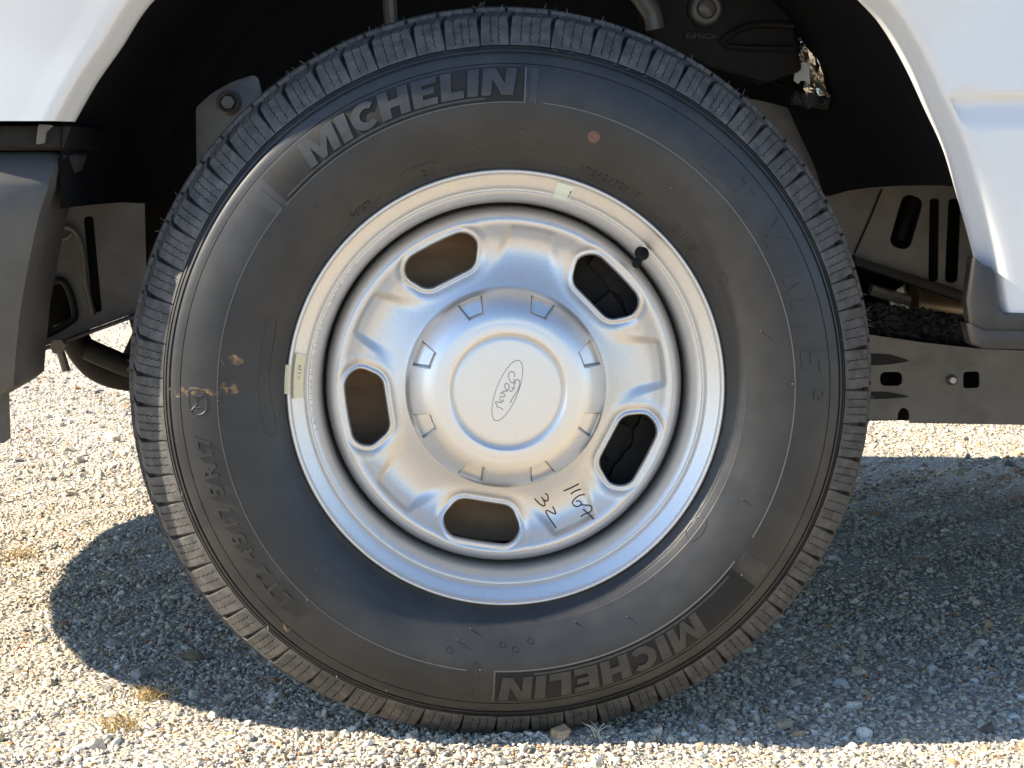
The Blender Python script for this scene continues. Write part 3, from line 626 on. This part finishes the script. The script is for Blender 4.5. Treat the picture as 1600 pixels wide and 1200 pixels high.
def sw_line(o, px, rad=.0004, n=4, closed=False):
    pts = spline(px, n, closed); pts = pts+[pts[0]] if closed else pts
    o.tube([S(*polar_sw(*p), .0001) for p in pts], rad, 5)
ol = MB()
sw_line(ol, [(300, 608), (318, 612), (323, 628), (319, 644), (304, 648), (296, 632), (296, 614)], .0005, 4, True)
for L_ in ([(299, 616), (308, 626), (318, 616)], [(299, 641), (308, 630), (318, 640)], [(303, 619), (314, 619)], [(303, 637), (314, 636)], [(308, 620), (308, 638)]): sw_line(ol, L_, .0005, 1)
sw_line(ol, [(418, 500), (432, 505), (424, 560), (422, 610), (432, 668), (424, 680), (412, 668), (404, 610), (408, 550)], .0004, 5, True)
sw_line(ol, [(626, 276), (634, 266), (662, 256), (684, 252)], .0004, 4); sw_line(ol, [(1072, 828), (1090, 808), (1104, 812), (1098, 832), (1080, 846)], .0004, 4, True)
sw_line(ol, [(1128, 425), (1136, 435), (1132, 448), (1122, 440)], .0004, 4, True); sw_line(ol, [(580, 325), (596, 300), (582, 294)], .0003, 4)
for c in ((784, 1010), (804, 1018), (828, 1004), (700, 1018), (742, 1042)): sw_line(ol, [(c[0]+5*math.cos(R(a)), c[1]+5*math.sin(R(a))) for a in range(0, 360, 60)], .0004, 3, True)
ol.build('moulded_mark', 'rubber', wheel, 60, 'stuff')
# red paint dot, dried mud
pd = MB(); c = (928, 214); v = [S(*polar_sw(*c), .0002)]+[S(*polar_sw(c[0]+9.5*math.cos(R(a)), c[1]+9.5*math.sin(R(a))), .00015) for a in range(0, 360, 20)]
pd.add(v, [(0, 1+(i+1) % 18, 1+i) for i in range(18)]); o = pd.build('paint_dot', 'red_dot', wheel, 180); fix(o)
mm = mat('dried_mud', (.30, .19, .10), .9, base2=(.2, .14, .08), scale=90); t = mm.node_tree; b = t.nodes['Principled BSDF']
geo = t.nodes.new('ShaderNodeNewGeometry'); no = t.nodes.new('ShaderNodeTexNoise'); no.inputs['Scale'].default_value = 130; no.inputs['Detail'].default_value = 6; mr = t.nodes.new('ShaderNodeMapRange')
mr.inputs[1].default_value = .46; mr.inputs[2].default_value = .66; t.links.new(geo.outputs['Position'], no.inputs['Vector']); t.links.new(no.outputs['Fac'], mr.inputs[0]); t.links.new(mr.outputs[0], b.inputs['Alpha'])
M['mud'] = mm
def stain(px_list, hw, name):
    o = MB(); v = []
    for (p, hw_) in zip(px_list, hw):
        for k in (-1, -.4, .4, 1): v.append(S(*polar_sw(p[0], p[1]+k*hw_), .0002))
    o.add(v, [tuple(q) for q in grid_faces(len(px_list), 4)]); ob = o.build(name, 'mud', wheel, 180); fix(ob)
stain([(264+i*10, 612-i*.1+math.sin(i)*1.2) for i in range(13)], [6, 8, 8, 8, 6, 4, 3, 7, 7, 6, 5, 5, 2], 'mud_stain')
stain([(345+i*5, 564) for i in range(8)], [2, 7, 9, 10, 10, 9, 6, 2], 'mud_stain')
stain([(342+i*4, 604) for i in range(8)], [2, 5, 7, 8, 8, 7, 5, 2], 'mud_stain')
stain([(443+i*3, 980) for i in range(5)], [2, 7, 10, 8, 3], 'mud_stain')

# rim barrel
rp = spline([(.2335, .010), (.2372, .006), (.2376, .001), (.2360, -.0022), (.2338, -.0026), (.2322, -.0008)], 4)
rp += [(.2316, .0012), (.2306, .0020), (.227, .0040), (.222, .0070), (.2192, .0088), (.2180, .0100), (.2168, .0130), (.2158, .0148), (.2146, .0150), (.2130, .0142), (.2116, .0150), (.2085, .0182), (.2055, .0224), (.2032, .0285), (.2014, .037), (.2004, .05), (.1998, .07), (.1995, .10), (.198, .15), (.2, .185)]
o = MB(); NR = 256; v = []
for k in range(NR):
    a = 2*math.pi*k/NR
    for (r_, y) in rp: v.append((r_*math.cos(a), y, HZ+r_*math.sin(a)))
o.add(v, [tuple(q) for q in grid_faces(NR, len(rp), True)]); ob = o.build('rim', 'silver', wheel, 35); ob['label'] = 'silver painted steel rim barrel with rolled lip'
# wheel disc with five windows and five pressed pockets
DP = np.array(spline([(.100, .030), (.104, .0318), (.112, .0360), (.122, .0412), (.132, .0446), (.143, .0462), (.153, .0454), (.162, .0422), (.170, .0368), (.1765, .0315), (.1805, .0295), (.184, .0302), (.188, .0328), (.1915, .0372), (.1945, .0435), (.1962, .052), (.1968, .062), (.1968, .075), (.1995, .092)], 8))
def dyb(r): return np.interp(r, DP[:, 0], DP[:, 1])
WIN = [R(44.4+72*k) for k in range(5)]
WP_ = np.array([(.0290, -.0208), (.0555, .0205), (-.0555, .0205), (-.0290, -.0208)]); WR = .0165
def _shrink(P, k):
    out = []; n = len(P)
    for i in range(n):
        a, p, c = P[i-1], P[i], P[(i+1) % n]; e1, e2 = (p-a)/np.linalg.norm(p-a), (c-p)/np.linalg.norm(c-p)
        n1, n2 = np.array([-e1[1], e1[0]]), np.array([-e2[1], e2[0]]); m = (n1+n2)/(1+n1.dot(n2)); out.append(p+m*k)
    return np.array(out)
WS = _shrink(WP_, WR)
def win_sdf(r, th):
    r, th = np.broadcast_arrays(np.asarray(r, float), np.asarray(th, float)); best = np.full(r.shape, 9.0)
    for wa in WIN:
        d_ = (th-wa+np.pi) % (2*np.pi)-np.pi; x = np.sin(d_)*r; y = np.cos(d_)*r-.1530
        y = y-.05*0+x*x*1.2*(y > 0)
        dist = np.full(r.shape, 9.0); ins_ = np.full(r.shape, -9.0)
        for i in range(4):
            a, c = WS[i], WS[(i+1) % 4]; e = c-a; t_ = np.clip(((x-a[0])*e[0]+(y-a[1])*e[1])/e.dot(e), 0, 1)
            dist = np.minimum(dist, np.hypot(x-a[0]-t_*e[0], y-a[1]-t_*e[1])); L_ = np.linalg.norm(e)
            ins_ = np.maximum(ins_, ((x-a[0])*e[1]-(y-a[1])*e[0])/L_)
        best = np.minimum(best, np.where(ins_ > 0, dist, ins_)-WR)
    return best
def disc_y(r, th):
    r, th = np.broadcast_arrays(np.asarray(r, float), np.asarray(th, float)); y = dyb(r).copy()
    for k in range(5):
        a = R(8.2+72*k); d_ = (th-a+np.pi) % (2*np.pi)-np.pi; tau = np.abs(d_)*r
        hw_ = .0235+(.178-r)*.20
        y += .0070*sstep((hw_-tau)/(.0068+np.maximum(.178-r, 0)*.26)+.5)*sstep((.1772-r)/.0052)*sstep((r-.112)/.055)
    s = win_sdf(r, th); s = np.maximum(s, 0)
    y += -.0010*np.exp(-((s-.0024)/.0018)**2) + .0022*np.exp(-s/.0007) + .0012*np.exp(-((s-.0062)/.0022)**2)-.0008*np.exp(-((s-.013)/.004)**2)
    return y
ND = 1080; th = np.arange(ND)*2*np.pi/ND; rr = np.concatenate([np.linspace(.100, .128, 20), np.linspace(.1288, .178, 62), np.linspace(.1785, .184, 10)])
Rg, Tg = np.meshgrid(rr, th, indexing='xy')
sd = win_sdf(Rg, Tg); inside = sd < 0
fc = grid_faces(ND, len(rr), True); flat = inside.ravel()
keep = ~(flat[fc].all(1)); fc = fc[keep]
used = np.zeros(ND*len(rr), bool); used[fc.ravel()] = True
mv = (used & flat).reshape(inside.shape)
r2, t2 = Rg.copy(), Tg.copy()
for _ in range(6):
    e_ = 1e-4; d0 = win_sdf(r2, t2); gr_ = (win_sdf(r2+e_, t2)-d0)/e_; gt_ = (win_sdf(r2, t2+e_/.15)-d0)/e_
    n_ = np.maximum(gr_**2+gt_**2, .2)
    r2 = np.where(mv, r2-d0*gr_/n_, r2); t2 = np.where(mv, t2-d0*gt_/n_/.15, t2)
yy = disc_y(r2, t2)
v = np.stack([r2*np.cos(t2), yy, HZ+r2*np.sin(t2)], -1).reshape(-1, 3)
idx = -np.ones(len(v), int); idx[used] = np.arange(used.sum()); v = v[used]; fc = idx[fc]
dme = mesh('wheel_disc', v, fc[:, ::-1])
do = place('wheel_disc', dme, 'silver', wheel, 50); do['label'] = 'silver pressed steel wheel disc with five oval windows'
sol = do.modifiers.new('thick', 'SOLIDIFY'); sol.thickness = .0045; sol.offset = -1
ro = MB(); rim_p = [p for p in DP if p[0] >= .18395]
v = []; 
for k in range(NR):
    a = 2*math.pi*k/NR
    for (r_, y) in rim_p: v.append((r_*math.cos(a), y, HZ+r_*math.sin(a)))
ro.add(v, [tuple(q) for q in grid_faces(NR, len(rim_p), True)[:, ::-1]]); ro.build('disc_flange', 'silver', wheel, 50)
# hub cap
CP = np.array(spline([(.0003, -.0180), (.02, -.0180), (.04, -.0177), (.0555, -.0170)], 4)+[(.0578, -.0160), (.0590, -.0154), (.0600, -.0166), (.0612, -.0188), (.0622, -.0204), (.0634, -.0213)]+spline([(.0645, -.0217), (.071, -.0214), (.078, -.0198), (.084, -.0166), (.090, -.0118), (.096, -.0055), (.1015, .0012), (.1060, .0080), (.1085, .0140), (.1096, .0215), (.1098, .034)], 6))
CP[:, 1] += .0045*np.clip((.104-CP[:, 0])/.03, 0, 1)
def cap_y(r, th):
    r, th = np.broadcast_arrays(np.asarray(r, float), np.asarray(th, float)); y = np.interp(r, CP[:, 0], CP[:, 1])
    for k in range(8):
        a = R(22.5+45*k); d_ = (th-a+np.pi) % (2*np.pi)-np.pi; tau = np.abs(d_)*r
        hw_ = .0088+(r-.0868)*.30
        m_ = sstep((hw_-tau)/.0010+.5)*sstep((r-.0860)/.0012)*sstep((.1052-r)/.0012)
        ed_ = np.minimum(np.minimum(hw_-tau, r-.0866), 9); fl_ = .0026+(r-.0868)*.58+.003*np.exp(-(np.maximum(ed_, 0)/.0009)**2)
        y = y*(1-m_)+np.maximum(fl_, y)*m_
    return y
NC = 1200; th = np.arange(NC)*2*np.pi/NC; rc = np.unique(np.concatenate([CP[:, 0], np.linspace(.0845, .0885, 16), np.linspace(.081, .1096, 50)])); Rg, Tg = np.meshgrid(rc, th, indexing='xy')
yy = cap_y(Rg, Tg); v = np.stack([Rg*np.cos(Tg), yy, HZ+Rg*np.sin(Tg)], -1).reshape(-1, 3)
ob = obj('hub_cap', v, grid_faces(NC, len(rc), True)[:, ::-1], 'silver_cap', wheel, 45); ob['label'] = 'domed silver hub cap with eight notches and an oval script emblem'
def on(fy, px, py, lift=.0002):
    y = 0.0
    for _ in range(6):
        p = at(px, py, y)-HUB; y = float(fy(math.hypot(p.x, p.z), math.atan2(p.z, p.x)))
    p = at(px, py, y-lift); return p
def zz(x, y): return (690+x/6.315, 510+y/6.315)
em = MB()
oval = [zz(648+318*math.cos(a)*math.sin(R(21.5))+106*math.sin(a)*math.cos(R(21.5)), 633-318*math.cos(a)*math.cos(R(21.5))+106*math.sin(a)*math.sin(R(21.5))) for a in np.linspace(0, 2*math.pi, 61)]
em.tube([on(cap_y, *p) for p in oval], .00042, 5, False)
strokes = [[(718, 498), (722, 470), (700, 447), (672, 452), (660, 485), (672, 535), (698, 557), (716, 545), (712, 520)],
    [(728, 572), (726, 545), (742, 526), (764, 536), (770, 570), (752, 625), (722, 675), (696, 712), (686, 742), (674, 750)],
    [(668, 632), (688, 640), (706, 622), (716, 590), (712, 560)], [(690, 600), (706, 612), (724, 608)],
    [(622, 582), (636, 562), (658, 572), (668, 604), (652, 626), (630, 612), (622, 582)], [(660, 622), (640, 640), (612, 638), (596, 652)],
    [(578, 668), (596, 652), (616, 668), (622, 690), (604, 698)], [(608, 700), (590, 690), (576, 706), (584, 736), (604, 742), (612, 720)],
    [(612, 720), (592, 752), (560, 748), (540, 742), (532, 758), (548, 768)], [(548, 768), (545, 792), (570, 800), (598, 814), (604, 826)]]
for s_ in strokes: em.tube([on(cap_y, *zz(*p)) for p in spline(s_, 5)], .0005, 5)
ob = em.build('script_emblem', 'emblem', wheel, 60); ob['label'] = 'engraved oval emblem with script lettering Ford'
hw = MB(); q_ = lambda x, y: (800+x/10, 740+y/10)
for s_ in [[(805, 272), (920, 225), (1045, 158)], [(918, 320), (985, 275), (1078, 242)], [(1135, 325), (1050, 345), (975, 400), (945, 450), (965, 495), (1020, 515), (1075, 490), (1080, 455), (1045, 425), (995, 435)],
           [(1065, 485), (1160, 492), (1225, 500), (1248, 545), (1230, 590), (1180, 615), (1110, 645), (1075, 675)], [(1110, 555), (1200, 632), (1280, 715)],
           [(355, 392), (415, 460), (480, 502), (515, 490), (505, 440), (462, 365), (480, 395), (540, 430), (568, 385), (550, 330), (515, 312)],
           [(635, 515), (665, 575), (678, 630), (610, 605), (555, 575), (530, 590), (545, 630), (600, 720), (690, 850)]]:
    hw.tube([on(disc_y, *q_(*p)) for p in spline(s_, 6)], .0008, 5)
ob = hw.build('handwriting', 'ink', wheel, 60); ob['label'] = 'numbers 1167 and 32 written in black marker'
# valve stem
RI = np.array(rp[6+16:]) if False else np.array([p for p in rp[19:]])
p0 = at(1004, 394, .022); p1 = at(994, 413, -.020)
b_ = MB(); d = (p1-p0); b_.tube([p0-d*.15, p0, p0+d*.12, p0+d*.26, p0+d*.34, p0+d*.62, p0+d*.64, p0+d*.97, p0+d], [.0085, .0082, .0080, .0062, .0045, .0042, .0048, .0048, .0038], 16); ob = b_.build('valve_stem', 'liner', wheel); ob['label'] = 'black rubber valve stem with cap'
# balance weight clipped to the lip, paper label
def curved_box(name, m, r0, r1, a0, a1, yf, th_, n=10):
    v = []
    for a in np.linspace(R(a0), R(a1), n):
        for (r_, l) in ((r0, 0), (r0, th_), (r0+.0008, th_+.0008), (r1-.0008, th_+.0008), (r1, th_), (r1, 0)):
            v.append((r_*math.cos(a), yf(r_)-l, HZ+r_*math.sin(a)))
    f = [tuple(q) for q in grid_faces(n, 6)]+[(0, 1, 2, 3, 4, 5), tuple((n-1)*6+k for k in range(5, -1, -1))]
    o = MB(); o.add(v, f); ob = o.build(name, m, wheel, 30); fix(ob); return ob
RA = np.array(rp)[19:]; ordr = np.argsort(RA[:, 0]); ry = lambda r_: float(np.interp(r_, RA[ordr, 0], RA[ordr, 1]))
curved_box('balance_weight', 'weight', .2185, .2292, 169.8, 182.0, ry, .0035)
curved_box('weight_clip', 'weight', .2335, .2405, 173.0, 180.6, lambda r_: -.0026+max(0, r_-.2365)*.5, .0012)
t_ = MB(); v = []
for k in range(4): pass
wt = MB()
for s_ in ([(464, 570), (471, 572), (464, 576), (471, 578)], [(464, 583), (471, 583)], [(467, 588), (467, 592)]):
    wt.tube([at(p[0], p[1], .0008) for p in s_], .0004, 4)
wt.build('weight_print', 'ink', wheel)
def curved_label(name, m, r0, r1, a0, a1, lift):
    v = []
    for a in np.linspace(R(a0), R(a1), 8):
        for r_ in np.linspace(r0, r1, 8): v.append((r_*math.cos(a), ry(r_)-lift, HZ+r_*math.sin(a)))
    o = MB(); o.add(v, [tuple(q) for q in grid_faces(8, 8)]); ob = o.build(name, m, wheel, 40); fix(ob); return ob
curved_label('paper_label', 'label', .2130, .2295, 76.4, 71.6, .0006)
curved_label('label_print', 'ink', .2150, .2188, 72.3, 71.9, .0008); curved_label('label_print', 'ink', .2200, .2245, 72.2, 71.9, .0008)
# embossed characters on the rim well, too small to read: shallow dashes
ed = MB()
for k in range(64):
    a = 140+k*.82
    if k % 9 == 8: continue
    for j in range(random.choice([1, 2, 2])):
        aa = R(a+random.uniform(0, .45)); r0 = .2095+random.uniform(0, .0012); r1 = r0+random.uniform(.0012, .003); ab = aa+random.uniform(-.002, .002)
        ed.tube([(r_*math.cos(x_), ry(r_)-.0001, HZ+r_*math.sin(x_)) for r_, x_ in ((r0, aa), (r1, ab))], .00035, 4)
ed.build('rim_stamping', 'emblem', wheel)
# brakes behind the windows
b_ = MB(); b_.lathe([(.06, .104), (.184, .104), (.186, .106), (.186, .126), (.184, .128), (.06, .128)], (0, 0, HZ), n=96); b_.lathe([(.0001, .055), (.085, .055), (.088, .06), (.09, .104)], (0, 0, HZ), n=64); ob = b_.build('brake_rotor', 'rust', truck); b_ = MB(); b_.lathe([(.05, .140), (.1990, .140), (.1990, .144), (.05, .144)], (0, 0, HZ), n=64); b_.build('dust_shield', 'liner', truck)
cal = MB()
for a0, a1, r0, r1, y0, y1 in ((-52, 62, .125, .188, .090, .132), (-44, 54, .160, .192, .078, .10), (22, 40, .132, .156, .080, .095), (-36, -20, .130, .152, .082, .095)):
    v = []; n = 30
    for a in np.linspace(R(a0), R(a1), n):
        w_ = .002*math.sin(a*23)+.0015*math.sin(a*41+1)
        for (r_, y) in ((r0+w_, y0), (r1, y0), (r1, y1), (r0+w_, y1)): v.append((r_*math.cos(a), y, HZ+r_*math.sin(a)))
    f = [(i*4+k, i*4+(k+1) % 4, i*4+4+(k+1) % 4, i*4+4+k) for i in range(n-1) for k in range(4)]+[(0, 1, 2, 3), ((n-1)*4+3, (n-1)*4+2, (n-1)*4+1, (n-1)*4)]
    cal.add(v, f)
ob = cal.build('brake_caliper', 'dark_metal', truck, 30); fix(ob)
# FoMoCo cast box
fm = MB()
for s_ in ([(1069, 47), (1121, 50), (1121, 63), (1069, 62), (1069, 47)],): fm.tube([at(p[0], p[1], .358) for p in s_], .0008, 5)
bm, x0, x1, y0, y1 = text_bm('FoMoCo', .015); A_, B_ = at(1072, 61, .357), at(1118, 62, .357); k = (B_.x-A_.x)/(x1-x0)
bmesh.ops.triangulate(bm, faces=bm.faces[:]); bm.verts.index_update()
fm.add([(A_.x+(v.co.x-x0)*k, .3565, A_.z+(v.co.y-y0)*k*.95) for v in bm.verts], [tuple(q.index for q in f.verts) for f in bm.faces]); bm.free()
ob = fm.build('cast_lettering', 'trim', truck); ob['label'] = 'cast lettering FoMoCo in a raised box'

# ------------------------------------------------------------------ stones and dry grass worth naming
def big_stone(px, py, wpx, squash, col, label, seed):
    p = ground_at(px, py); s = wpx/F*(p-CAM).length
    me = stone_mesh('stone', 26, squash, seed, True)
    for v in me.vertices: v.co *= s
    m = mat('stone_'+str(seed), col, .85, base2=tuple(c*.6 for c in col), scale=150, bump=.6, bscale=500, bdist=.001)
    me.materials.append(m); o = bpy.data.objects.new('stone', me); COL.objects.link(o); o.location = (p.x, p.y, ground_h(p.x, p.y)+s*squash*.22); o.rotation_euler = (random.uniform(-.2, .2), random.uniform(-.2, .2), random.uniform(0, 6))
    o['label'] = label; o['category'] = 'stone'; o['group'] = 'larger stones lying in the gravel'
big_stone(217, 1050, 44, .6, (.34, .32, .29), 'flat grey stone on the lower edge of the shadow left of the tyre', 1)
big_stone(300, 1022, 46, .45, (.27, .21, .14), 'low brown stone inside the shadow left of the tyre', 2)
big_stone(122, 1166, 30, .6, (.66, .64, .60), 'bright white stone in the sunlit gravel at the lower left', 3)
big_stone(1312, 1068, 30, .6, (.52, .54, .56), 'pale flat stone in the shaded gravel right of the tyre', 4)
big_stone(1545, 1138, 42, .55, (.13, .10, .08), 'dark brown stone at the shadow edge on the far right', 5)
big_stone(1224, 1132, 36, .65, (.42, .33, .24), 'tan stone at the shadow edge just right of the tyre', 6)
big_stone(1456, 1042, 24, .8, (.50, .49, .47), 'round grey stone deep in the shaded gravel at right', 7)
big_stone(178, 690, 28, .7, (.58, .52, .42), 'cream stone in the sunlit gravel beyond the tyre at left', 8)
big_stone(120, 606, 20, .6, (.34, .21, .11), 'small rusty brown stone below the hanging bolt', 9)
big_stone(640, 1158, 30, .6, (.52, .47, .39), 'pale stone against the bottom of the tyre tread', 10)
big_stone(1430, 818, 26, .55, (.2, .19, .18), 'dark stone far under the truck near the frame rail', 11)
M['straw'] = mat('straw', (.50, .36, .14), .8, base2=(.38, .25, .09), scale=60)
M['pale_straw'] = mat('pale_straw', (.55, .50, .38), .8)
def tuft(px, py, n, hgt, spread, label, m='straw'):
    p = ground_at(px, py); z = float(ground_h(p.x, p.y)); o = MB()
    for k in range(n):
        a = random.uniform(0, 6.28); x0, y0 = p.x+random.gauss(0, spread*.35), p.y+random.gauss(0, spread*.35); L_ = hgt*random.uniform(.5, 1.1); lean = random.uniform(.3, 1.3)
        pts = [(x0+math.cos(a)*L_*lean*s*s*.9, y0+math.sin(a)*L_*lean*s*s*.9, z+L_*s*(1-.35*lean*s)) for s in (0, .33, .66, 1)]
        o.tube(pts, [.0007, .0006, .0005, .0002], 4)
    c = Vector((p.x, p.y, z)); me = mesh('grass_tuft', [Vector(v)-c for v in o.v], o.f); me.materials.append(M[m]); ob = bpy.data.objects.new('dry_grass_tuft', me); COL.objects.link(ob); ob.location = c
    ob['label'] = label; ob['category'] = 'grass tuft'; ob['group'] = 'dry grass tufts in the gravel'
tuft(32, 866, 60, .022, .045, 'straw coloured tuft at the left edge beside the tyre shadow')
tuft(234, 1088, 55, .022, .03, 'straw coloured tuft on the lower edge of the tyre shadow')
tuft(186, 1132, 70, .018, .045, 'flattened golden tuft in the sun below the tyre shadow')
tuft(934, 1160, 9, .02, .006, 'tiny pale sprig in front of the tyre where it meets the gravel', 'pale_straw')
